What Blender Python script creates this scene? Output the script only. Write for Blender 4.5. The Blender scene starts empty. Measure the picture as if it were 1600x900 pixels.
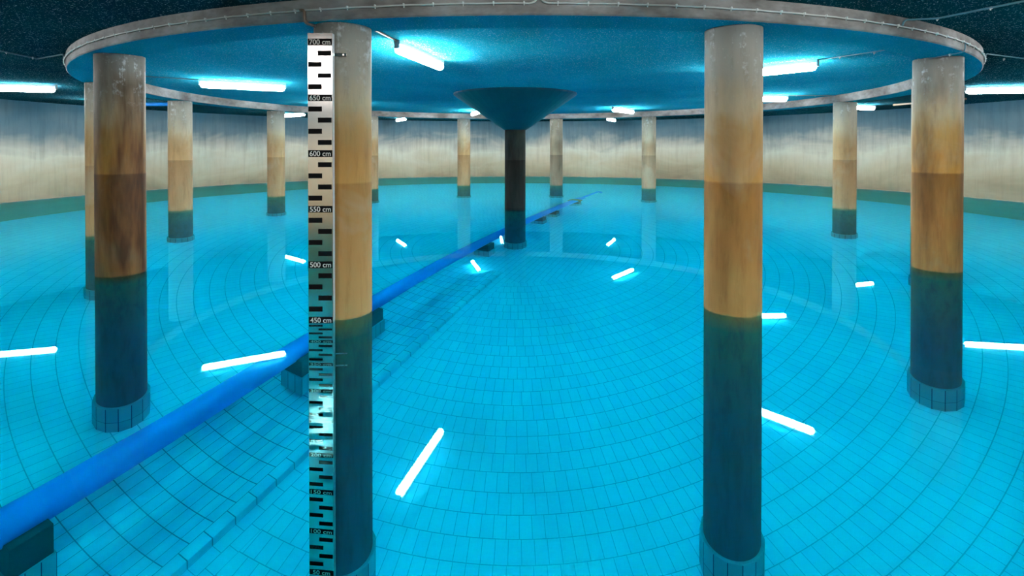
import bpy, bmesh, math, random
from mathutils import Vector, Matrix

random.seed(7)
PI = math.pi
S = bpy.context.scene
COL = S.collection

# ------------------------------------------------------------------ dimensions
WATER = 4.55                 # water level above the tank floor
EYE = WATER + 1.59
CEIL = EYE + 1.335           # slab underside
SOFFIT = EYE + 1.134         # underside of the ring beam
MX, MY = 0.10, 13.30         # middle of the tank
RW = 14.54                   # tank wall
RB0, RB1 = 8.23, 8.735       # ring beam inner / outer radius
BX, BY = 0.18, 13.25         # its middle
RC = 8.45                    # ring of columns
COLR = 0.264                 # column radius
PHASE = -0.203
NCOL = 14
WATER_MIRROR = 0.6

# ------------------------------------------------------------------ camera, light, exposure
cam = bpy.data.cameras.new('camera')
cam.sensor_width = 36.0
cam.lens = 817.0 / 1600.0 * 36.0
PITCH = 0.5
cam.shift_y = -(221.0 - 817.0 * math.tan(math.radians(PITCH))) / 1600.0
cam.clip_start = 0.05
camo = bpy.data.objects.new('camera', cam)
COL.objects.link(camo)
camo.location = (0, 0, EYE)
camo.rotation_euler = (math.radians(90 - PITCH), 0, 0)
S.camera = camo

w = bpy.data.worlds.new('world'); S.world = w; w.use_nodes = True
w.node_tree.nodes['Background'].inputs[0].default_value = (0.02, 0.03, 0.04, 1)
w.node_tree.nodes['Background'].inputs[1].default_value = 0.0

LAMP = 215.0                 # radiance of the tubes
S.view_settings.view_transform = 'Standard'
S.view_settings.look = 'None'
S.view_settings.exposure = 0.0
S.view_settings.gamma = 1.0
S.view_settings.use_curve_mapping = False
cy = S.cycles
cy.use_denoising = True
cy.max_bounces = 14
cy.diffuse_bounces = 5
cy.glossy_bounces = 6
cy.transmission_bounces = 8
cy.sample_clamp_indirect = 0.0
cy.sample_clamp_direct = 0.0
cy.blur_glossy = 0.3
cy.use_adaptive_sampling = False

# ------------------------------------------------------------------ node helpers
class V:
    """a value in a node tree, with arithmetic"""
    def __init__(s, t, k): s.t, s.k = t, k
    def _m(s, op, *a):
        n = s.t.nodes.new('ShaderNodeMath'); n.operation = op
        for i, x in enumerate((s,) + a):
            if isinstance(x, V): s.t.links.new(x.k, n.inputs[i])
            else: n.inputs[i].default_value = x
        return V(s.t, n.outputs[0])
    def __add__(s, o): return s._m('ADD', o)
    def __sub__(s, o): return s._m('SUBTRACT', o)
    def __mul__(s, o): return s._m('MULTIPLY', o)
    def __truediv__(s, o): return s._m('DIVIDE', o)
    def floor(s): return s._m('FLOOR')
    def fract(s): return s._m('FRACT')
    def sqrt(s): return s._m('SQRT')
    def lt(s, o): return s._m('LESS_THAN', o)
    def gt(s, o): return s._m('GREATER_THAN', o)
    def mx(s, o): return s._m('MAXIMUM', o)
    def mn(s, o): return s._m('MINIMUM', o)
    def ab(s): return s._m('ABSOLUTE')
    def atan2(s, o): return s._m('ARCTAN2', o)
    def clamp(s): return s._m('MAXIMUM', 0.0)._m('MINIMUM', 1.0)
    def mix(s, a, b):            # s=0 -> a, s=1 -> b
        if not isinstance(a, V) and not isinstance(b, V): return s * (b - a) + a
        if not isinstance(a, V): return (s * -1.0 + 1.0) * a + s * b
        return a + s * ((b - a) if isinstance(b, V) else (a * -1.0 + b))

def new_mat(name):
    m = bpy.data.materials.new(name); m.use_nodes = True
    nt = m.node_tree
    b = nt.nodes['Principled BSDF']
    return m, nt, b

def position(nt):
    g = nt.nodes.new('ShaderNodeNewGeometry')
    x = nt.nodes.new('ShaderNodeSeparateXYZ')
    nt.links.new(g.outputs['Position'], x.inputs[0])
    return V(nt, x.outputs[0]), V(nt, x.outputs[1]), V(nt, x.outputs[2])

def vec(nt, x, y, z):
    c = nt.nodes.new('ShaderNodeCombineXYZ')
    for i, q in enumerate((x, y, z)):
        if isinstance(q, V): nt.links.new(q.k, c.inputs[i])
        else: c.inputs[i].default_value = q
    return c.outputs[0]

def noise(nt, v, scale, detail=3.0, rough=0.55, dist=0.0):
    n = nt.nodes.new('ShaderNodeTexNoise')
    n.inputs['Scale'].default_value = scale
    n.inputs['Detail'].default_value = detail
    n.inputs['Roughness'].default_value = rough
    n.inputs['Distortion'].default_value = dist
    nt.links.new(v, n.inputs['Vector'])
    return V(nt, n.outputs['Fac'])

def white(nt, v):
    n = nt.nodes.new('ShaderNodeTexWhiteNoise'); n.noise_dimensions = '3D'
    nt.links.new(v, n.inputs['Vector'])
    return V(nt, n.outputs['Value'])

def ramp(nt, val, stops, interp='LINEAR'):
    r = nt.nodes.new('ShaderNodeValToRGB')
    r.color_ramp.interpolation = interp
    el = r.color_ramp.elements
    while len(el) > 1: el.remove(el[-1])
    for i, (p, c) in enumerate(stops):
        e = el[0] if i == 0 else el.new(p)
        e.position = p; e.color = (c[0], c[1], c[2], 1)
    nt.links.new(val.k, r.inputs[0])
    return r.outputs[0]

def mixcol(nt, f, a, b, mode='MIX'):
    n = nt.nodes.new('ShaderNodeMix'); n.data_type = 'RGBA'; n.blend_type = mode
    if isinstance(f, V): nt.links.new(f.k, n.inputs[0])
    else: n.inputs[0].default_value = f
    for i, q in ((6, a), (7, b)):
        if isinstance(q, (tuple, list)): n.inputs[i].default_value = (q[0], q[1], q[2], 1)
        else: nt.links.new(q, n.inputs[i])
    return n.outputs[2]

def bump(nt, b, h, strength, dist=0.01):
    n = nt.nodes.new('ShaderNodeBump')
    n.inputs['Strength'].default_value = strength
    n.inputs['Distance'].default_value = dist
    nt.links.new(h.k, n.inputs['Height'])
    nt.links.new(n.outputs[0], b.inputs['Normal'])

def smooth(v, a, b):             # 0 below a, 1 above b
    return ((v - a) * (1.0 / (b - a))).clamp()

def plain(name, c, rough=0.5, metal=0.0, spec=0.5):
    m, nt, b = new_mat(name)
    b.inputs['Base Color'].default_value = (*c, 1)
    b.inputs['Roughness'].default_value = rough
    b.inputs['Metallic'].default_value = metal
    b.inputs['Specular IOR Level'].default_value = spec
    return m

# ------------------------------------------------------------------ pipe-line coordinates (u along the pipe, v across it)
PX0, PY0, PSL = -1.954, 10.0, 0.453
LN = math.hypot(PSL, 1.0)
UX, UY = PSL / LN, 1.0 / LN          # along
VX, VY = UY, -UX                     # across, towards the right
PANG = math.atan2(UY, UX)
def uv(u, v, z=0.0): return Vector((PX0 + UX * u + VX * v, PY0 + UY * u + VY * v, z))

TU, TV = 0.260, 0.1315               # tile pitch along / across
CURB_V = 1.01

TILE_A, TILE_B, GROUT = (0.48, 0.74, 0.96), (0.56, 0.81, 1.0), (0.13, 0.46, 0.68)

# ------------------------------------------------------------------ materials
def mat_floor():
    m, nt, b = new_mat('pool_tiles')
    x, y, z = position(nt)
    dx, dy = x - MX, y - MY
    r = (dx * dx + dy * dy).sqrt()
    th = dx.atan2(dy) * (1.0 / (2 * PI)) + 0.5
    # rings around the middle column
    ri = (r / TU).floor()
    rf = (r / TU).fract()
    nn = ((ri + 0.5) * (TU * 2 * PI / 0.1385)).floor()
    off = white(nt, vec(nt, ri, 3.0, 1.0))
    t = th * nn + off
    tf = t.fract()
    dr = (rf.mn(rf * -1.0 + 1.0)) * TU
    dt = (tf.mn(tf * -1.0 + 1.0)) * (r * (2 * PI)) / nn
    ring_g = (dr.lt(0.0052)).mx(dt.lt(0.0034))
    ring_r = white(nt, vec(nt, ri, t.floor(), 5.0))
    # straight runs beside the pipe and around the middle column
    px, py = x - PX0, y - PY0
    u = px * UX + py * UY
    v = px * VX + py * VY
    vi = ((v - CURB_V) / TV).floor(); vf = ((v - CURB_V) / TV).fract()
    uo = u / TU + white(nt, vec(nt, vi, 9.0, 2.0))
    uf = uo.fract()
    dv = (vf.mn(vf * -1.0 + 1.0)) * TV
    du = (uf.mn(uf * -1.0 + 1.0)) * TU
    st_g = (dv.lt(0.0042)).mx(du.lt(0.0036))
    st_r = white(nt, vec(nt, vi, uo.floor(), 8.0))
    strip = (v.lt(CURB_V + 2 * TV)) * (v.gt(-0.7))
    inner = strip.mx(r.lt(2.42))
    g = inner.mix(ring_g, st_g)
    rn = inner.mix(ring_r, st_r)
    big = noise(nt, vec(nt, x, y, 0.0), 0.55, 3.0)
    c = mixcol(nt, (rn * 0.75 + big * 0.5 - 0.1).clamp(), TILE_A, TILE_B)
    c = mixcol(nt, g, c, GROUT)
    nt.links.new(c, b.inputs['Base Color'])
    b.inputs['Roughness'].default_value = 0.45
    b.inputs['Specular IOR Level'].default_value = 0.15
    return m

def mat_bed():
    m, nt, b = new_mat('bed_tiles')
    x, y, z = position(nt)
    px, py = x - PX0, y - PY0
    u = px * UX + py * UY
    v = px * VX + py * VY
    last = v.gt(CURB_V - TV)                      # the edge course is its own row
    vv = (v - CURB_V) / TV
    vi = vv.floor(); vf = vv.fract()
    uu = last.mix(u / TU, u / TU + 0.42)
    ui = uu.floor(); uf = uu.fract()
    dv = (vf.mn(vf * -1.0 + 1.0)) * TV
    du = (uf.mn(uf * -1.0 + 1.0)) * TU
    g = (dv.lt(0.0032) * v.lt(CURB_V - 0.02)).mx(du.lt(0.0052))
    light_lane = noise(nt, vec(nt, u * 0.45, v * 2.6, 3.0), 1.3, 2.0)  # drawn-out noise: column shadows and light bands painted along the bed
    rn = (white(nt, vec(nt, vi, ui, 4.0)) * 0.45 + smooth(light_lane, 0.35, 0.65) * 0.55)
    c = ramp(nt, rn, [(0.0, (0.30, 0.60, 0.86)), (0.45, (0.42, 0.72, 0.93)), (1.0, (0.58, 0.86, 1.0))])
    c = mixcol(nt, g, c, (0.05, 0.26, 0.45))
    nt.links.new(c, b.inputs['Base Color'])
    b.inputs['Roughness'].default_value = 0.45
    b.inputs['Specular IOR Level'].default_value = 0.15
    return m

def mat_plinth():
    m, nt, b = new_mat('plinth_tiles')
    tc = nt.nodes.new('ShaderNodeTexCoord')
    sp = nt.nodes.new('ShaderNodeSeparateXYZ'); nt.links.new(tc.outputs['UV'], sp.inputs[0])
    a, h = V(nt, sp.outputs[0]), V(nt, sp.outputs[1])      # uv are in tiles
    af, hf = a.fract(), h.fract()
    g = (af.mn(af * -1.0 + 1.0).lt(0.035)).mx(hf.mn(hf * -1.0 + 1.0).lt(0.012))
    rn = white(nt, vec(nt, a.floor(), h.floor(), 1.0))
    c = mixcol(nt, rn, (0.08, 0.40, 0.52), (0.11, 0.48, 0.60))
    c = mixcol(nt, g, c, (0.01, 0.06, 0.16))
    nt.links.new(c, b.inputs['Base Color'])
    b.inputs['Roughness'].default_value = 0.45
    b.inputs['Specular IOR Level'].default_value = 0.15
    return m

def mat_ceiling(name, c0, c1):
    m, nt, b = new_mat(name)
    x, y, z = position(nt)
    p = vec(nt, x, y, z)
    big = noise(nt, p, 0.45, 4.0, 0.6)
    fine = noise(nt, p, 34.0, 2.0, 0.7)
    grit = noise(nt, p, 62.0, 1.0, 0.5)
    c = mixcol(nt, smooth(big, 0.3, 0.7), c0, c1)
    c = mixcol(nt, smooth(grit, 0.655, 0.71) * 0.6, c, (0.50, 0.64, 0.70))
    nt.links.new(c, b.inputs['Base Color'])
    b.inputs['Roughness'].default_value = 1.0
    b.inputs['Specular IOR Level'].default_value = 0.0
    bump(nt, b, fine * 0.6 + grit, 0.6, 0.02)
    return m

def mat_wall():
    m, nt, b = new_mat('tank_wall_concrete')
    x, y, z = position(nt)
    th = (x - MX).atan2(y - MY)
    streak = noise(nt, vec(nt, th * 60.0, z * 0.35, 0.0), 1.6, 5.0, 0.65)
    patch = noise(nt, vec(nt, th * 6.0, z * 0.9, 0.0), 0.75, 4.0, 0.6, 0.6)
    zz = z + (patch - 0.5) * 1.9 + (streak - 0.5) * 0.30
    f = smooth(zz, 4.3, 7.5)
    c = ramp(nt, f, [(0.0, (0.17, 0.13, 0.075)), (0.14, (0.26, 0.205, 0.125)), (0.30, (0.34, 0.285, 0.19)),
                     (0.50, (0.40, 0.37, 0.285)), (0.64, (0.25, 0.25, 0.215)), (0.76, (0.085, 0.13, 0.145)),
                     (1.0, (0.025, 0.09, 0.125))])
    c = mixcol(nt, smooth(streak, 0.46, 0.66) * 0.22, c, (0.30, 0.30, 0.28), 'MULTIPLY')
    low = smooth(z, WATER - 0.02, WATER + 0.02)
    c2 = mixcol(nt, patch, (0.62, 0.34, 0.26), (0.75, 0.44, 0.34))
    c = mixcol(nt, low, c2, c)
    nt.links.new(c, b.inputs['Base Color'])
    b.inputs['Roughness'].default_value = 0.75
    b.inputs['Specular IOR Level'].default_value = 0.3
    bump(nt, b, streak, 0.15, 0.006)
    return m

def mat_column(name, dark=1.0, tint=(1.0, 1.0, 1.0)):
    m, nt, b = new_mat(name)
    x, y, z = position(nt)
    p = vec(nt, x, y, z)
    oi = nt.nodes.new('ShaderNodeObjectInfo')
    rnd = V(nt, oi.outputs['Random'])
    streak = noise(nt, vec(nt, x * 9.0 + rnd * 40.0, y * 9.0, z * 1.1), 1.3, 6.0, 0.68, 0.3)
    patch = noise(nt, vec(nt, x + rnd * 17.0, y, z * 0.8), 1.7, 4.0, 0.6, 0.5)
    fine = noise(nt, p, 14.0, 5.0, 0.7)
    zz = z + (patch - 0.5) * 0.5 + (streak - 0.5) * 0.35
    f = smooth(zz, 4.4, 7.35)
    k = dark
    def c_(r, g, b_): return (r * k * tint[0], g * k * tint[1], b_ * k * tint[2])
    c = ramp(nt, f, [(0.0, c_(0.74, 0.43, 0.15)), (0.25, c_(0.64, 0.33, 0.095)), (0.46, c_(0.50, 0.245, 0.045)),
                     (0.57, c_(0.39, 0.19, 0.035)), (0.64, c_(0.37, 0.21, 0.06)), (0.72, c_(0.38, 0.29, 0.17)), (0.82, c_(0.27, 0.245, 0.195)),
                     (1.0, c_(0.19, 0.20, 0.19))])
    # the old water mark: darker below it, paler above
    mark = smooth(z + (fine - 0.5) * 0.02, 5.79, 5.81)
    tone = mixcol(nt, mark, (0.82, 0.77, 0.66), (1.08, 1.07, 1.05))
    c = mixcol(nt, 1.0, c, tone, 'MULTIPLY')
    c = mixcol(nt, smooth(streak, 0.50, 0.70) * 0.5, c, (0.60, 0.50, 0.38), 'MULTIPLY')
    c = mixcol(nt, smooth(patch, 0.52, 0.68) * 0.5 * (smooth(z, 7.4, 5.2)), c, c_(0.50, 0.40, 0.26))
    # broad brown stain; how much of it differs from column to column
    sp = nt.nodes.new('ShaderNodeSeparateColor'); nt.links.new(oi.outputs['Color'], sp.inputs[0])
    stain = V(nt, sp.outputs[0])
    cloud = noise(nt, vec(nt, x * 1.6 + rnd * 31.0, y * 1.6, z * 0.32), 1.1, 5.0, 0.62, 0.2)
    band = smooth(z + stain * -0.45, 7.0, 6.45)
    c = mixcol(nt, stain * (mark * -1.0 + 1.0) * 0.9, c, (0.58, 0.52, 0.42), 'MULTIPLY')
    c = mixcol(nt, smooth(cloud, 0.34, 0.60) * stain * band, c, (0.17, 0.11, 0.05), 'MULTIPLY')
    grey = V(nt, sp.outputs[1])
    bw = nt.nodes.new('ShaderNodeRGBToBW'); nt.links.new(c, bw.inputs[0])
    L = V(nt, bw.outputs[0])
    c = mixcol(nt, grey, c, vec(nt, L * 1.06, L * 0.99, L * 0.72))
    # lime bloom near the top
    lime = smooth(fine * 0.6 + streak * 0.6, 0.64, 0.76) * smooth(z, 6.55, 7.1) * 0.7
    c = mixcol(nt, lime, c, (0.52 * k, 0.55 * k, 0.54 * k))
    # dark film below the water line, with underwater gloom and blue-green cast painted in
    sub = smooth(z + (patch - 0.5) * 0.35, WATER - 0.03, WATER - 0.50)
    deep = smooth(z, 4.4, 2.0)
    under = mixcol(nt, deep, (0.03, 0.20, 0.15), (0.02, 0.13, 0.19))
    under = mixcol(nt, smooth(streak, 0.45, 0.7), under, (0.015, 0.10, 0.13))
    c = mixcol(nt, sub, c, under)
    nt.links.new(c, b.inputs['Base Color'])
    b.inputs['Roughness'].default_value = 0.7
    b.inputs['Specular IOR Level'].default_value = 0.3
    bump(nt, b, fine + streak, 0.25, 0.006)
    return m

def mat_beam():
    m, nt, b = new_mat('beam_concrete')
    x, y, z = position(nt)
    p = vec(nt, x, y, z * 2.0)
    a = noise(nt, p, 1.3, 4.0, 0.6)
    s = noise(nt, p, 9.0, 4.0, 0.6)
    c = mixcol(nt, smooth(a, 0.35, 0.65), (0.075, 0.066, 0.056), (0.25, 0.245, 0.23))
    c = mixcol(nt, smooth(s, 0.45, 0.7) * 0.5, c, (0.5, 0.46, 0.42), 'MULTIPLY')
    nt.links.new(c, b.inputs['Base Color'])
    b.inputs['Roughness'].default_value = 0.75
    bump(nt, b, s, 0.3, 0.006)
    return m

def mat_water():
    m = bpy.data.materials.new('clear_water'); m.use_nodes = True
    nt = m.node_tree; nt.nodes.clear()
    o = nt.nodes.new('ShaderNodeOutputMaterial')
    g = nt.nodes.new('ShaderNodeBsdfRefraction')
    g.inputs['IOR'].default_value = 1.333; g.inputs['Roughness'].default_value = 0.0
    gl = nt.nodes.new('ShaderNodeBsdfGlossy'); gl.inputs['Roughness'].default_value = 0.0
    gl.inputs['Color'].default_value = (0.28, 0.90, 1.0, 1)
    fr = nt.nodes.new('ShaderNodeFresnel'); fr.inputs['IOR'].default_value = 1.333
    ge = nt.nodes.new('ShaderNodeNewGeometry')
    k = V(nt, ge.outputs['Backfacing']).mix(WATER_MIRROR, 1.0)   # the upper face mirrors weakly, the under side fully
    fac = V(nt, fr.outputs[0]) * k
    mx = nt.nodes.new('ShaderNodeMixShader')
    nt.links.new(fac.k, mx.inputs[0]); nt.links.new(g.outputs[0], mx.inputs[1]); nt.links.new(gl.outputs[0], mx.inputs[2])
    nt.links.new(mx.outputs[0], o.inputs['Surface'])
    a = nt.nodes.new('ShaderNodeVolumeAbsorption')
    a.inputs['Density'].default_value = 1.0
    a.inputs['Color'].default_value = (1 - 0.62, 1 - 0.020, 1 - 0.010, 1)
    nt.links.new(a.outputs[0], o.inputs['Volume'])
    return m

def mat_lamp():
    m = bpy.data.materials.new('lit_tube'); m.use_nodes = True
    nt = m.node_tree; nt.nodes.clear()
    o = nt.nodes.new('ShaderNodeOutputMaterial')
    e = nt.nodes.new('ShaderNodeEmission')
    e.inputs[0].default_value = (0.93, 0.97, 1.0, 1); e.inputs[1].default_value = LAMP
    nt.links.new(e.outputs[0], o.inputs[0])
    return m

def mat_steel():
    m, nt, b = new_mat('brushed_steel')
    x, y, z = position(nt)
    n = noise(nt, vec(nt, x * 3.0, y, z * 160.0), 3.0, 2.0)
    c = mixcol(nt, n, (0.70, 0.57, 0.49), (0.76, 0.63, 0.55))
    nt.links.new(c, b.inputs['Base Color'])
    b.inputs['Metallic'].default_value = 1.0
    b.inputs['Roughness'].default_value = 0.15
    return m

def mat_paint(name, c0, c1):
    m, nt, b = new_mat(name)
    x, y, z = position(nt)
    n = noise(nt, vec(nt, x, y, z), 3.0, 3.0)
    c = mixcol(nt, n, c0, c1)
    nt.links.new(c, b.inputs['Base Color'])
    b.inputs['Roughness'].default_value = 0.4
    b.inputs['Specular IOR Level'].default_value = 0.2
    return m

M_FLOOR, M_BED, M_PLINTH = mat_floor(), mat_bed(), mat_plinth()
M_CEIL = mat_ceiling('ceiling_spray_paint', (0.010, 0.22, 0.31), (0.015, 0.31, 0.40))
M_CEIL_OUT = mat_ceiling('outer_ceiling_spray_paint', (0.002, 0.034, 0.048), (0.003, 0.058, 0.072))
M_WALL, M_BEAM = mat_wall(), mat_beam()
M_COL = mat_column('stained_concrete', 0.88)
M_COL_DARK = mat_column('darkened_column_concrete', 0.20, (0.70, 1.22, 1.05))  # same column concrete, darkened and tinted greener all over
M_CONE = mat_paint('teal_capital_paint', (0.004, 0.05, 0.07), (0.008, 0.08, 0.10))
M_WATER, M_LAMP, M_STEEL = mat_water(), mat_lamp(), mat_steel()
M_PIPE = mat_paint('blue_pipe_paint', (0.005, 0.30, 0.95), (0.005, 0.34, 1.0))
M_BLUE = mat_paint('wall_pipe_paint', (0.01, 0.18, 0.55), (0.015, 0.21, 0.60))
M_SADDLE = mat_paint('dark_saddle_concrete', (0.05, 0.07, 0.09), (0.09, 0.12, 0.14))
M_BLACK = plain('black_print', (0.008, 0.008, 0.008), 0.9, 0.0, 0.0)
M_EDGE = plain('satin_aluminium', (0.62, 0.66, 0.68), 0.45, 0.5)
M_NUM = plain('pale_numerals', (0.62, 0.58, 0.52), 0.5)
M_HOUS = plain('grey_lamp_housing', (0.30, 0.33, 0.36), 0.5)
M_CABLE = plain('pale_grey_cable', (0.34, 0.36, 0.33), 0.5)
M_CLIP = plain('white_cable_clip', (0.42, 0.46, 0.44), 0.5)
M_BROWN = plain('brown_conduit', (0.09, 0.06, 0.035), 0.5)
M_TEALC = plain('painted_conduit', (0.05, 0.14, 0.17), 0.5)
M_RUST = plain('rusty_collar', (0.85, 0.22, 0.07), 0.6)

# ------------------------------------------------------------------ mesh helpers
def link(name, bm, mat, parent=None, smooth_=False, loc=(0, 0, 0), rz=0.0):
    me = bpy.data.meshes.new(name)
    bmesh.ops.recalc_face_normals(bm, faces=bm.faces[:])
    bm.to_mesh(me); bm.free()
    if mat: me.materials.append(mat)
    if smooth_:
        for p in me.polygons: p.use_smooth = True
    o = bpy.data.objects.new(name, me); COL.objects.link(o)
    o.location = loc; o.rotation_euler = (0, 0, rz)
    if parent: o.parent = parent
    return o

def tag(o, label, cat, group=None, kind=None):
    if label: o['label'] = label
    if cat: o['category'] = cat
    if group: o['group'] = group
    if kind: o['kind'] = kind
    return o

def thing(name, label, cat, loc, rz=0.0, group=None):
    o = bpy.data.objects.new(name, None); COL.objects.link(o)
    o.location = loc; o.rotation_euler = (0, 0, rz); o.empty_display_size = 0.1
    return tag(o, label, cat, group)

def lathe(bm, prof, n=64, closed_profile=False):
    rings = []
    for (r, z) in prof:
        rings.append([bm.verts.new((r * math.cos(2 * PI * i / n), r * math.sin(2 * PI * i / n), z)) for i in range(n)])
    pairs = list(zip(rings, rings[1:]))
    if closed_profile: pairs.append((rings[-1], rings[0]))
    for a, b in pairs:
        for i in range(n):
            bm.faces.new((a[i], a[(i + 1) % n], b[(i + 1) % n], b[i]))
    if not closed_profile:
        bm.faces.new(rings[0][::-1]); bm.faces.new(rings[-1])
    return rings

def box(bm, c, s, mat=None, bevel=0.0):
    vs = []
    for dz in (-1, 1):
        for dx, dy in ((-1, -1), (1, -1), (1, 1), (-1, 1)):
            v = Vector((dx * s[0] / 2, dy * s[1] / 2, dz * s[2] / 2))
            if mat: v = mat @ v
            vs.append(bm.verts.new(Vector(c) + v))
    fs = [bm.faces.new([vs[i] for i in q]) for q in ((3, 2, 1, 0), (4, 5, 6, 7), (0, 1, 5, 4), (1, 2, 6, 5), (2, 3, 7, 6), (3, 0, 4, 7))]
    if bevel > 0:
        es = list({e for f in fs for e in f.edges})
        bmesh.ops.bevel(bm, geom=es, offset=bevel, segments=2, affect='EDGES', profile=0.5)
    return vs

def tube(bm, pts, r, n=8, caps=True):
    pts = [Vector(p) for p in pts]
    rings = []
    up = Vector((0, 0, 1)); prev = None
    for i, p in enumerate(pts):
        d = (pts[min(i + 1, len(pts) - 1)] - pts[max(i - 1, 0)]).normalized()
        if prev is None:
            a = up if abs(d.z) < 0.9 else Vector((1, 0, 0))
            s = d.cross(a).normalized()
        else:
            s = (prev - d * prev.dot(d)).normalized()
        prev = s
        t = d.cross(s).normalized()
        rr = r[i] if isinstance(r, (list, tuple)) else r
        rings.append([bm.verts.new(p + (s * math.cos(2 * PI * k / n) + t * math.sin(2 * PI * k / n)) * rr) for k in range(n)])
    for a, b in zip(rings, rings[1:]):
        for k in range(n):
            bm.faces.new((a[k], a[(k + 1) % n], b[(k + 1) % n], b[k]))
    if caps:
        bm.faces.new(rings[0][::-1]); bm.faces.new(rings[-1])

def rounded(pts, rad, seg=5):
    """a polyline with rounded corners"""
    pts = [Vector(p) for p in pts]
    out = [pts[0]]
    for i in range(1, len(pts) - 1):
        a, b, c = pts[i - 1], pts[i], pts[i + 1]
        d1, d2 = (a - b), (c - b)
        q = min(rad, d1.length * 0.45, d2.length * 0.45)
        p1, p2 = b + d1.normalized() * q, b + d2.normalized() * q
        for k in range(seg + 1):
            t = k / seg
            out.append(p1 * (1 - t) ** 2 + b * 2 * t * (1 - t) + p2 * t * t)
    out.append(pts[-1])
    return out

def polar(deg, r, z=0.0):
    """deg = 0 faces the camera from the middle of the tank, positive to the right"""
    a = math.radians(deg)
    return Vector((MX + r * math.sin(a), MY - r * math.cos(a), z))

def bpolar(deg, r, z=0.0):
    a = math.radians(deg)
    return Vector((BX + r * math.sin(a), BY - r * math.cos(a), z))

# ------------------------------------------------------------------ the tank: floor, wall, ceiling, ring beam
bm = bmesh.new()
lathe(bm, [(RW + 0.5, -0.25), (RW + 0.5, 0.0)], 96)
link('floor', bm, M_FLOOR, loc=(MX, MY, 0))['kind'] = 'structure'

bm = bmesh.new()
lathe(bm, [(RW, -0.2), (RW + 0.45, -0.2), (RW + 0.45, CEIL + 0.2), (RW, CEIL + 0.2)], 160, True)
o = link('wall_round', bm, M_WALL, smooth_=False, loc=(MX, MY, 0)); o['kind'] = 'structure'

bm = bmesh.new()
lathe(bm, [(RB0 + 0.25, CEIL), (RB0 + 0.25, CEIL + 0.3)], 128)
link('ceiling', bm, M_CEIL, loc=(MX, MY, 0))['kind'] = 'structure'
bm = bmesh.new()
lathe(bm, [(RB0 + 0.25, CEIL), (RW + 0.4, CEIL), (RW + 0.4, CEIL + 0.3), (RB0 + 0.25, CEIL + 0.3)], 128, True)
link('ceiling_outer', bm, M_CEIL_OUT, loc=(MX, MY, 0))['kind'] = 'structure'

bm = bmesh.new()
lathe(bm, [(RB0, SOFFIT + 0.012), (RB0 + 0.012, SOFFIT), (RB1 - 0.012, SOFFIT), (RB1, SOFFIT + 0.012), (RB1, CEIL + 0.02), (RB0, CEIL + 0.02)], 160, True)
o = link('ring_beam', bm, M_BEAM, loc=(BX, BY, 0)); o['kind'] = 'structure'
o.data.materials.append(M_CEIL)
for p in o.data.polygons:
    if p.normal.z < -0.9: p.material_index = 1

# ------------------------------------------------------------------ the raised tile bed under the pipe
bm = bmesh.new()
U0, U1, V0, BED = -7.6, 1.95, -0.52, 0.10
prof = [(V0, -0.05), (V0, BED)]
VA, VB = V0 + 0.13, CURB_V - 0.135                 # a shallow trough between two flat edge courses
for i in range(13):
    q = i / 12
    prof.append((VA + (VB - VA) * q, BED - 0.085 * (1 - (2 * q - 1) ** 2)))
prof += [(CURB_V, BED), (CURB_V, -0.05)]
A = [bm.verts.new(uv(U0, v, z)) for v, z in prof]; B = [bm.verts.new(uv(U1, v, z)) for v, z in prof]
for i in range(len(prof)):
    j = (i + 1) % len(prof)
    bm.faces.new((A[i], A[j], B[j], B[i]))
bm.faces.new(A[::-1]); bm.faces.new(B)
o = link('floor_pipe_bed', bm, M_BED); o['kind'] = 'structure'

# ------------------------------------------------------------------ columns
def shaft_mesh(z0, z1):
    bm = bmesh.new()
    n = 26
    lathe(bm, [(COLR, z0 + (z1 - z0) * i / n) for i in range(n + 1)], 56)
    return bm

def plinth_mesh():
    bm = bmesh.new()
    n, R, H = 14, 0.298, 0.44
    uvl = bm.loops.layers.uv.new('UVMap')
    bot = [bm.verts.new((R * math.cos(2 * PI * i / n), R * math.sin(2 * PI * i / n), -0.02)) for i in range(n)]
    mid = [bm.verts.new((R * math.cos(2 * PI * i / n), R * math.sin(2 * PI * i / n), H - 0.006)) for i in range(n)]
    top = [bm.verts.new(((R - 0.006) * math.cos(2 * PI * i / n), (R - 0.006) * math.sin(2 * PI * i / n), H)) for i in range(n)]
    for i in range(n):
        j = (i + 1) % n
        f = bm.faces.new((bot[i], bot[j], mid[j], mid[i]))
        for l, (a, h) in zip(f.loops, ((i, 0.3), (i + 1, 0.3), (i + 1, 1.97), (i, 1.97))): l[uvl].uv = (a, h)
        f = bm.faces.new((mid[i], mid[j], top[j], top[i]))
        for l in f.loops: l[uvl].uv = (i + 0.5, 1.5)
    f = bm.faces.new(top)
    for l in f.loops: l[uvl].uv = (0.5, 1.5)
    bm.faces.new(bot[::-1])
    return bm

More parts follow.
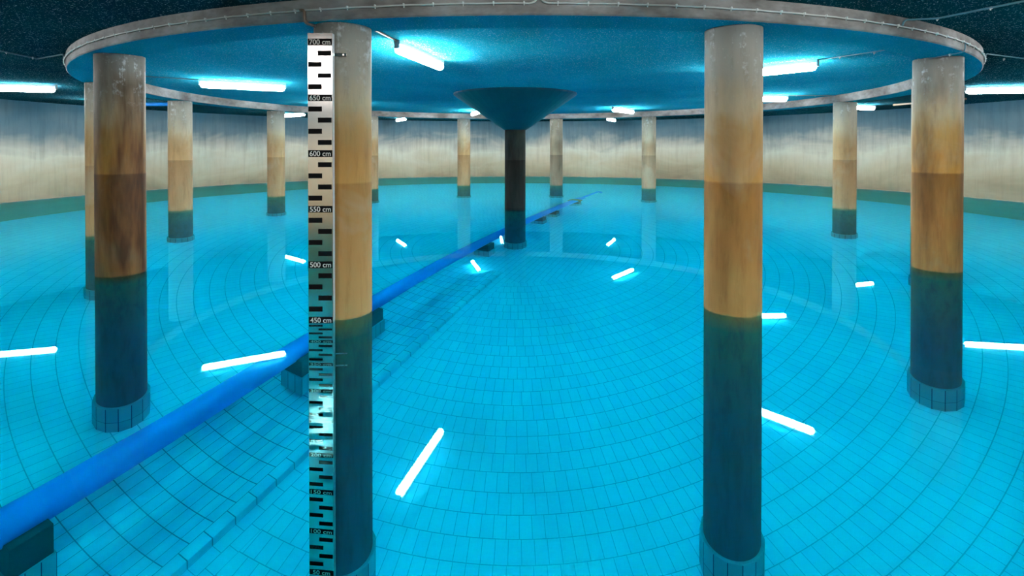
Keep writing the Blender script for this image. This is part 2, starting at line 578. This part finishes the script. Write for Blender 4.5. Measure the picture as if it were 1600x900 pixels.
CL = {  # index on the ring: (label, x nudge, group)
    0: ('stained concrete column standing right behind the steel depth gauge', -0.045),
    1: ('big tan column with white lime streaks at its top, no gauge on it', -0.02),
    -1: ('dark brown stained column above the long blue pipe, its plinth touching the pipe in view', 0.065),
    2: ('big stained column with a thin conduit crossing its top beside the outer strip light', 0.01),
    -2: ('column half hidden behind the dark brown column beside the pipe', 0.0),
    -3: ('slim pale column with a blue pipe meeting its upper end', -0.005),
    -4: ('slim column with a small strip light beside its top, between pale column and gauge', -0.02),
    -5: ('far column peeping out behind the column that carries the gauge', -0.05),
    -6: ('far slim column between the gauge and the dark middle column', -0.05),
    -7: ('far slim column just beyond the dark middle column, over the blue pipe', 0.0),
    -8: ('far mottled grey column beside the bright strip light, beyond the pipe end', -0.01),
    -9: ('far column hidden behind the big tan column', 0.0),
    -10: ('slim tan column with pale upper part, next to short outer strip light', 0.01),
    -11: ('column hidden behind the big column with the conduit at its top', 0.0),
}
GREY = {0: 0.1, 1: 0.0, -1: 0.0, 2: 0.0, -2: 0.3, -7: 0.8, -8: 0.7}
STAIN = {0: 0.12, 1: 0.42, -1: 1.0, 2: 0.9, -2: 0.2, -3: 0.3, -7: 0.5, -8: 0.2}
first = None
for k, (lab, nx) in CL.items():
    a = PHASE + k * 2 * PI / NCOL
    x, y = MX + 0.025 + RC * math.sin(a) + nx, MY + 0.01 - RC * math.cos(a)
    if first is None:
        root = thing('concrete_column', lab, 'column', (x, y, 0), 0, 'columns under the ring beam')
        sh = link('shaft', shaft_mesh(0.02, SOFFIT + 0.004), M_COL, root, True)
        for p in sh.data.polygons:
            if abs(p.normal.z) > 0.9: p.use_smooth = False
        pl = link('plinth', plinth_mesh(), M_PLINTH, root)
        tag(pl, 'blue tiled plinth', None)
        first = root
    else:
        root = first.copy(); COL.objects.link(root)
        root.location = (x, y, 0); root['label'] = lab
        root.rotation_euler = (0, 0, k * 0.61)
        for ch in list(first.children):
            c = ch.copy(); COL.objects.link(c); c.parent = root
    for ch in root.children:
        if ch.name.startswith('shaft'): ch.color = (STAIN.get(k, 0.25), GREY.get(k, 0.4), 0, 1)

mid = thing('mushroom_column', 'dark middle column with a flared teal cone on top', 'column', (MX - 0.02, MY, 0))
CZ = EYE + 0.423
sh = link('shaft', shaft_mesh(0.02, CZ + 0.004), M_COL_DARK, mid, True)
for p in sh.data.polygons:
    if abs(p.normal.z) > 0.9: p.use_smooth = False
pl = link('plinth', plinth_mesh(), M_PLINTH, mid); tag(pl, 'blue tiled plinth', None)
bm = bmesh.new()
lathe(bm, [(0.268, CZ), (0.285, CZ), (1.56, CEIL - 0.035), (1.56, CEIL + 0.004)], 40)
o = link('capital', bm, M_CONE, mid); tag(o, 'flared teal cone', None)

# ------------------------------------------------------------------ strip lights
def lamp_proto():
    root = thing('strip_light', 'x', 'ceiling light', (0, 0, CEIL), 0, 'strip lights on the ceiling')
    bm = bmesh.new()                                    # housing fixed to the slab
    box(bm, (0, 0, -0.026), (1.60, 0.085, 0.052), None, 0.006)
    link('housing', bm, M_HOUS, root)
    bm = bmesh.new()
    n = 16; L = 0.77; R = 0.058
    prof = []
    for i in range(5): prof.append((-L + R * (1 - math.cos(PI / 2 * i / 4)), R * max(0.05, math.sin(PI / 2 * i / 4))))
    prof += [(-p, r) for p, r in reversed(prof)]
    tube(bm, [(p, 0, -0.108) for p, r in prof], [r for p, r in prof], n)
    d = link('diffuser', bm, M_LAMP, root, True); tag(d, 'glowing white tube', None)
    for s in (-1, 1):
        bm = bmesh.new()
        box(bm, (s * 0.785, 0, -0.075), (0.03, 0.07, 0.06), None, 0.005)
        link('end_cap', bm, M_HOUS, root)
    return root

def place_lamp(src, deg, r, label, turn=0.0, z=None):
    if src is None:
        o = lamp_proto()
    else:
        o = src.copy(); COL.objects.link(o)
        for ch in list(src.children):
            c = ch.copy(); COL.objects.link(c); c.parent = o
    p = polar(deg, r, CEIL)
    o.location = p
    o.rotation_euler = (0, 0, math.radians(deg - 90 + turn))
    o['label'] = label
    return o

inner = [
    (-12.9, 6.12, 'strip light on blue ceiling beside the column with the gauge, nearest of the inner lights', 0),
    (41.0, 6.2, 'strip light partly behind the big tan column, nearer of the two there', 0),
    (-65.5, 6.16, 'long strip light between the dark brown column and the steel gauge', 4),
    (92.5, 6.28, 'shorter looking strip light partly behind the big tan column, beyond the other one', 0),
    (-115.7, 6.03, 'strip light on inner ceiling hidden behind the gauge', 0),
    (142.0, 6.1, 'strip light near the ring beam beside the far mottled grey column', 0),
    (-166.5, 6.2, 'strip light next to the teal cone of the middle column, on its gauge side', 0),
]
outer = [
    (-78.5, 10.95, 'strip light outside the ring beam cut off by the picture edge beside dark brown column', 4),
    (80.5, 10.9, 'strip light outside the ring beam, beside the big column with conduit at its top', 0),
    (-129.7, 11.2, 'small strip light outside the beam next to a slim column, left of the gauge', 0),
    (107.0, 11.3, 'short strip light outside the beam just beside the slim tan column', 0),
    (157.5, 11.7, 'tiny bright strip light on outer ceiling between middle column and mottled grey column', 0),
    (-154.0, 11.8, 'tiny strip light on outer ceiling right beside the gauge column', 0),
    (-177.0, 11.4, 'strip light on the outer ceiling hidden behind the teal cone', 0),
    (-98.0, 11.6, 'strip light on the outer ceiling hidden behind the dark brown column', 0),
    (132.0, 11.2, 'strip light on the outer ceiling hidden behind the big tan column', 0),
    (27.0, 11.4, 'strip light outside the picture above the right of the viewer', 0),
    (-14.3, 12.7, 'strip light outside the picture above the left of the viewer', 0),
    (8.0, 11.4, 'strip light outside the picture straight above the viewer', 0),
    (54.0, 11.2, 'strip light outside the picture beyond its right edge', 0),
    (-52.0, 11.2, 'strip light outside the picture beyond its left edge', 0),
]
src = None
for d, r, lab, turn in inner + outer:
    o = place_lamp(src, d, r, lab, turn)
    if src is None: src = o

# ------------------------------------------------------------------ cables and conduits
def clip_mesh():
    bm = bmesh.new()
    box(bm, (0, 0, 0), (0.015, 0.026, 0.024), None, 0.004)
    box(bm, (0, 0.004, -0.017), (0.011, 0.010, 0.014), None, 0.003)
    return bm
CLIP = None
def add_clip(parent, p, rz, tilt=0.0):
    global CLIP
    if CLIP is None:
        CLIP = link('clip', clip_mesh(), M_CLIP, parent, False, p, rz); o = CLIP
    else:
        o = CLIP.copy(); COL.objects.link(o); o.parent = parent; o.location = p; o.rotation_euler = (tilt, 0, rz)
    return o

ZC = SOFFIT + 0.098
def beam_cable(label, d0, d1, up_at):
    """a cable clipped around the outer face of the ring beam; one end turns up to the slab"""
    RA = RB1 + 0.016
    root = thing('clipped_cable', label, 'cable', bpolar((d0 + d1) / 2, RA, ZC))
    base = Vector(root.location)
    n = int(abs(d1 - d0) / 1.0) + 2
    pts = [bpolar(d0 + (d1 - d0) * i / n, RA, ZC + 0.0022 * math.sin(i * 2.1)) for i in range(n + 1)]
    if up_at:
        e = pts[-1] if up_at == 1 else pts[0]
        dd = 0.5 if up_at == 1 else -0.5
        dg = d1 if up_at == 1 else d0
        bend = [bpolar(dg + dd * math.sin(t), RA, ZC + 0.075 * (1 - math.cos(t))) for t in (0.35, 0.7, 1.05, 1.4, PI / 2)]
        top = bpolar(dg + dd, RA, CEIL - 0.005)
        pts = pts + bend + [top] if up_at == 1 else [top] + bend[::-1] + pts
    bm = bmesh.new(); tube(bm, [p - base for p in pts], 0.0085, 8)
    link('cable_run', bm, M_CABLE, root, True)
    step = 1.72
    m = int((d1 - d0) / step)
    for i in range(m + 1):
        d = d0 + 0.5 + i * step if up_at != 1 else d1 - 0.3 - i * step
        if d0 <= d <= d1:
            add_clip(root, bpolar(d, RA, ZC + 0.004) - base, math.radians(d))
    return root
beam_cable('cable clipped round the ring beam on the gauge side of the gap', -64, -0.2, 1)
beam_cable('cable clipped round the ring beam on the side away from the gauge', 0.9, 66, -1)

def conduit(name, label, pts, r, mat, clips=(), rad=0.05, cat='conduit'):
    base = Vector(pts[len(pts) // 2])
    root = thing(name, label, cat, base)
    bm = bmesh.new(); tube(bm, [p - base for p in rounded(pts, rad)], r, 8)
    link('conduit_run', bm, mat, root, True)
    for (p, rz) in clips:
        add_clip(root, Vector(p) - base, rz)
    return root

# brown drop from the beam face under the soffit to the nearest inner light
d = -13.6
conduit('cable_drop', 'brown conduit dropping under the beam beside the gauge column',
        [bpolar(d - 0.3, RB1 + 0.016, ZC + 0.005), bpolar(d, RB1 + 0.02, ZC), bpolar(d, RB1 + 0.02, SOFFIT - 0.014), bpolar(d + 0.4, RB0 - 0.03, SOFFIT - 0.014),
         bpolar(d + 0.4, RB0 - 0.03, CEIL - 0.012), polar(-12.9, 6.9, CEIL - 0.012)], 0.014, M_BROWN,
        [(bpolar(d + 0.2, RB1 - 0.12, SOFFIT - 0.012), 0.0)])
# conduit crossing over the big column on the right towards an inner light
d = 36.3
conduit('cable_drop', 'thin conduit passing over the top of the big column under the beam',
        [bpolar(d, RB1 + 0.016, ZC), bpolar(d, RB1 + 0.018, SOFFIT - 0.011), bpolar(d + 2.4, RB0 - 0.02, SOFFIT - 0.011), bpolar(d + 2.4, RB0 - 0.02, CEIL - 0.010),
         polar(41.0, 7.0, CEIL - 0.010)], 0.007, M_TEALC,
        [(bpolar(d + 0.7, RB1 - 0.15, SOFFIT - 0.010), 0.6), (bpolar(d + 2.1, RB0 + 0.06, SOFFIT - 0.010), 0.6),
         (polar(40.3, 7.75, CEIL - 0.012), 0.6), (polar(40.8, 7.3, CEIL - 0.012), 0.6)])
# branches over the outer slab
d = 26.1
pa = [bpolar(d - 0.2, RB1 + 0.016, ZC), bpolar(d + 0.1, RB1 + 0.018, CEIL - 0.03), Vector((4.40, 5.42, CEIL - 0.010)), Vector((4.75, 4.55, CEIL - 0.010)), Vector((5.15, 3.55, CEIL - 0.010))]
conduit('ceiling_conduit', 'conduit leaving the beam over the dark outer ceiling towards the top corner', pa, 0.010, M_TEALC,
        [((4.40, 5.42, CEIL - 0.012), 0.3), ((4.57, 5.0, CEIL - 0.012), 0.3), ((4.75, 4.55, CEIL - 0.012), 0.3)])
d = 48.3
p0 = bpolar(d, RB1 + 0.016, ZC)
conduit('ceiling_conduit', 'conduit leaving the beam along the outer ceiling above the long outer strip light',
        [p0, bpolar(d + 0.3, RB1 + 0.02, CEIL - 0.012), Vector((7.7, 7.88, CEIL - 0.010)), Vector((9.2, 7.7, CEIL - 0.010))], 0.009, M_TEALC,
        [((7.45, 7.93, CEIL - 0.012), 1.5), ((7.9, 7.86, CEIL - 0.012), 1.5), ((8.4, 7.8, CEIL - 0.012), 1.5)])
d = -48.6
conduit('ceiling_conduit', 'conduit leaving the beam along the dark outer ceiling above the cut off strip light',
        [bpolar(d, RB1 + 0.016, ZC), bpolar(d - 0.3, RB1 + 0.02, CEIL - 0.012), Vector((-7.16, 7.9, CEIL - 0.010)), Vector((-7.06, 7.0, CEIL - 0.010)), Vector((-7.0, 5.6, CEIL - 0.010))], 0.010, M_TEALC,
        [((-7.14, 7.8, CEIL - 0.012), 0.1), ((-7.1, 7.35, CEIL - 0.012), 0.1)])
# feeds of further inner lights
conduit('ceiling_conduit', 'thin conduit feeding the long strip light from the beam',
        [bpolar(-64.4, RB0 - 0.005, CEIL - 0.010), bpolar(-65, 7.6, CEIL - 0.010), polar(-65.4, 6.95, CEIL - 0.010)], 0.009, M_TEALC,
        [(bpolar(-64.7, 7.9, CEIL - 0.012), 0.5)])
conduit('ceiling_conduit', 'thin conduit from the beam to the farther strip light behind the tan column',
        [bpolar(92.5, RB0 - 0.005, CEIL - 0.010), bpolar(92.5, 7.5, CEIL - 0.010), polar(92.5, 7.06, CEIL - 0.010)], 0.010, M_CABLE,
        [(bpolar(92.5, 7.7, CEIL - 0.012), 1.5), (bpolar(92.5, 7.2, CEIL - 0.012), 1.5)])
conduit('ceiling_conduit', 'brown conduit running from the short outer strip light along the ceiling',
        [bpolar(105, 12.2, CEIL - 0.03), bpolar(101, 12.2, CEIL - 0.03), bpolar(95, 12.3, CEIL - 0.03)], 0.03, M_BROWN)
# blue overhead pipe
bm = bmesh.new()
o = thing('overhead_pipe', 'short blue pipe under the ceiling beside the slim pale column', 'pipe', (-9.9, 14.05, CEIL))
tube(bm, [(-1.22, 0, -0.20), (1.15, 0, -0.20)], 0.05, 16)
link('pipe_run', bm, M_BLUE, o, True)
for x in (-1.0, 1.0):
    bm = bmesh.new(); tube(bm, [(x, 0, -0.16), (x, 0, 0.003)], 0.010, 8); link('hanger', bm, M_HOUS, o, True)

# ------------------------------------------------------------------ blue pipe on its supports
PZ, PR = WATER - 3.70, 0.171
root = thing('blue_pipe', 'long blue pipe lying under water across the tank floor', 'pipe', uv(0, 0, PZ), PANG)
UE = (20.3 - 10.0) * LN
bm = bmesh.new(); tube(bm, [(-8.2 + (UE + 8.2) * i / 24, 0, 0) for i in range(25)], PR, 40)
link('pipe_run', bm, M_PIPE, root, True)
bm = bmesh.new(); tube(bm, [(UE - 1.0, 0, 0), (UE - 0.72, 0, 0)], PR + 0.08, 32)
tag(link('collar', bm, M_RUST, root), 'reddish collar on the far end', None)
bm = bmesh.new(); tube(bm, rounded([(UE - 0.05, 0, 0.02), (UE + 2.6, 0, 0.02), (UE + 2.9, 0, -PZ + 0.0)], 0.3), 0.085, 20)
tag(link('outlet_pipe', bm, M_PIPE, root, True), 'thin outlet pipe', None)

def support_mesh_block(h):
    bm = bmesh.new()
    uvl = bm.loops.layers.uv.new('UVMap')
    x0, x1, y0, y1 = -0.17, 0.17, -0.28, 0.12
    c = [(x0, y0), (x1, y0), (x1, y1), (x0, y1)]
    b = [bm.verts.new((x, y, -0.01)) for x, y in c]; t = [bm.verts.new((x, y, h)) for x, y in c]
    nt_ = (3, 3, 3, 3); acc = 0
    for i in range(4):
        j = (i + 1) % 4
        f = bm.faces.new((b[i], b[j], t[j], t[i]))
        for l, q in zip(f.loops, ((acc, 0.1), (acc + nt_[i], 0.1), (acc + nt_[i], 0.99), (acc, 0.99))): l[uvl].uv = q
        acc += nt_[i]
    f = bm.faces.new(t)
    for l in f.loops: l[uvl].uv = (0.5, 0.5)
    bm.faces.new(b[::-1])
    return bm

def saddle_mesh(z0, zc, r):
    """a block whose top is hollowed to the pipe"""
    bm = bmesh.new()
    x0, x1, y0, y1 = -0.155, 0.155, -0.262, 0.105
    prof = [(y0, z0), (y1, z0)]
    a0 = math.asin(min(1, (zc - (zc - 0.05)) / r))
    ztop = zc - 0.03
    dy = lambda z: math.sqrt(max(0, r * r - (zc - z) ** 2))
    prof.append((y1, zc - math.sqrt(max(0, r * r - y1 * y1))))
    for i in range(1, 13):
        y = y1 + (-r * 0.985 - y1) * i / 12
        prof.append((y, zc - math.sqrt(max(0, r * r - y * y))))
    prof.append((y0, zc - r * math.sqrt(1 - 0.985 ** 2)))
    A = [bm.verts.new((x0, y, z)) for y, z in prof]; B = [bm.verts.new((x1, y, z)) for y, z in prof]
    n = len(prof)
    for i in range(n):
        j = (i + 1) % n
        bm.faces.new((A[i], A[j], B[j], B[i]))
    bm.faces.new(A[::-1]); bm.faces.new(B)
    return bm

sup = [(-5.92, BED, 'pipe support cut off by the bottom corner of the picture'),
       (-2.76, BED, 'pipe support half hidden behind the lower steel gauge'),
       (-1.30, BED, 'pipe support peeping out behind the gauge column'),
       (2.95, 0.0, 'pipe support just before the dark middle column'),
       (6.55, 0.0, 'pipe support just beyond the dark middle column'),
       (7.75, 0.0, 'second pipe support beyond the dark middle column'),
       (10.2, 0.0, 'pipe support nearest the reddish collar at the far pipe end')]
BH = 0.36
for u, zb, lab in sup:
    r_ = thing('pipe_support', lab, 'pipe support', uv(u, 0, zb), PANG, 'supports under the blue pipe')
    tag(link('tiled_block', support_mesh_block(BH), M_PLINTH, r_), 'blue tiled block', None)
    tag(link('saddle', saddle_mesh(BH, PZ - zb, PR + 0.003), M_SADDLE, r_), 'dark concrete saddle', None)

# ------------------------------------------------------------------ depth gauge
GX0, GX1, GY = -1.832, -1.612, 4.695
GTOP = EYE + 1.017
Z450 = EYE - 1.563
def gz(cm): return Z450 + (cm - 450) / 100.0
root = thing('depth_gauge', 'tall steel depth gauge with black marks and numbers, standing in the water', 'depth gauge', ((GX0 + GX1) / 2, GY, 0))
GW = GX1 - GX0
bm = bmesh.new()
th = 0.004
box(bm, (0, th / 2, GTOP / 2 + 0.01), (GW, th, GTOP - 0.02))
link('gauge_plate', bm, M_STEEL, root)
for s in (-1, 1):
    bm = bmesh.new()
    box(bm, (s * (GW / 2 - th / 2), 0.03 + th, GTOP / 2 + 0.01), (th, 0.052, GTOP - 0.02))
    link('side_flange', bm, M_EDGE, root)
eps = -0.0009
def flat(name, xc, z, wd, h):
    bm = bmesh.new(); box(bm, (xc, eps, z), (wd, 0.0014, h))
    return link(name, bm, M_BLACK, root)
bands = {}
for cm in range(10, 701, 10):
    z = gz(cm)
    if z < 0.06: continue
    if cm % 50 == 0:
        bands[cm] = flat('number_band', 0.0, z, GW - 0.006, 0.060)
    else:
        wd = 0.122
        flat('scale_mark', (GW / 2 - 0.008 - wd / 2) if (cm // 10) % 2 else (-GW / 2 + 0.004 + wd / 2), z, wd, 0.045)
for cm, band in bands.items():
    cu = bpy.data.curves.new('numeral', 'FONT')
    cu.body = '%d cm' % cm
    cu.size = 0.066; cu.align_x = 'CENTER'; cu.align_y = 'CENTER'; cu.extrude = 0.0004; cu.offset = 0.0006
    to = bpy.data.objects.new('numeral', cu); COL.objects.link(to)
    bpy.context.view_layer.update()
    dg = bpy.context.evaluated_depsgraph_get()
    me = bpy.data.meshes.new_from_object(to.evaluated_get(dg))
    xs = [v.co.x for v in me.vertices]; ys = [v.co.y for v in me.vertices]
    wid = max(xs) - min(xs); cx_ = (max(xs) + min(xs)) / 2; cy_ = (max(ys) + min(ys)) / 2
    k = (0.188 if cm >= 100 else 0.155) / wid
    for v in me.vertices:
        v.co = Vector(((v.co.x - cx_) * k, -0.0024 - v.co.z, gz(cm) + (v.co.y - cy_) * min(k, 1.05)))
    bm = bmesh.new(); bm.from_mesh(me)
    COL.objects.unlink(to); bpy.data.objects.remove(to); bpy.data.curves.remove(cu); bpy.data.meshes.remove(me)
    tag(link('numeral', bm, M_NUM, band), 'pale printed number', None)
for zz in (EYE + 0.833, WATER - 0.80, WATER - 1.05):
    bm = bmesh.new()
    x0 = GW / 2 - 0.004
    box(bm, (x0 + 0.055, 0.060, zz), (0.115, 0.005, 0.032), Matrix.Rotation(0.12, 3, 'Z'), 0.001)
    b_ = link('bracket', bm, M_STEEL, root)
    bm = bmesh.new()
    bmesh.ops.create_cone(bm, cap_ends=True, segments=6, radius1=0.009, radius2=0.009, depth=0.006, matrix=Matrix.Translation((x0 + 0.085, 0.0605, zz)) @ Matrix.Rotation(PI / 2, 4, 'X'))
    link('bolt', bm, M_STEEL, b_)

# ------------------------------------------------------------------ the water
bm = bmesh.new()
lathe(bm, [(RW + 0.02, -0.12), (RW + 0.02, WATER)], 128)
o = link('water', bm, M_WATER, loc=(MX, MY, 0))
tag(o, 'still clear turquoise water filling the round tank', 'water', None, 'stuff')
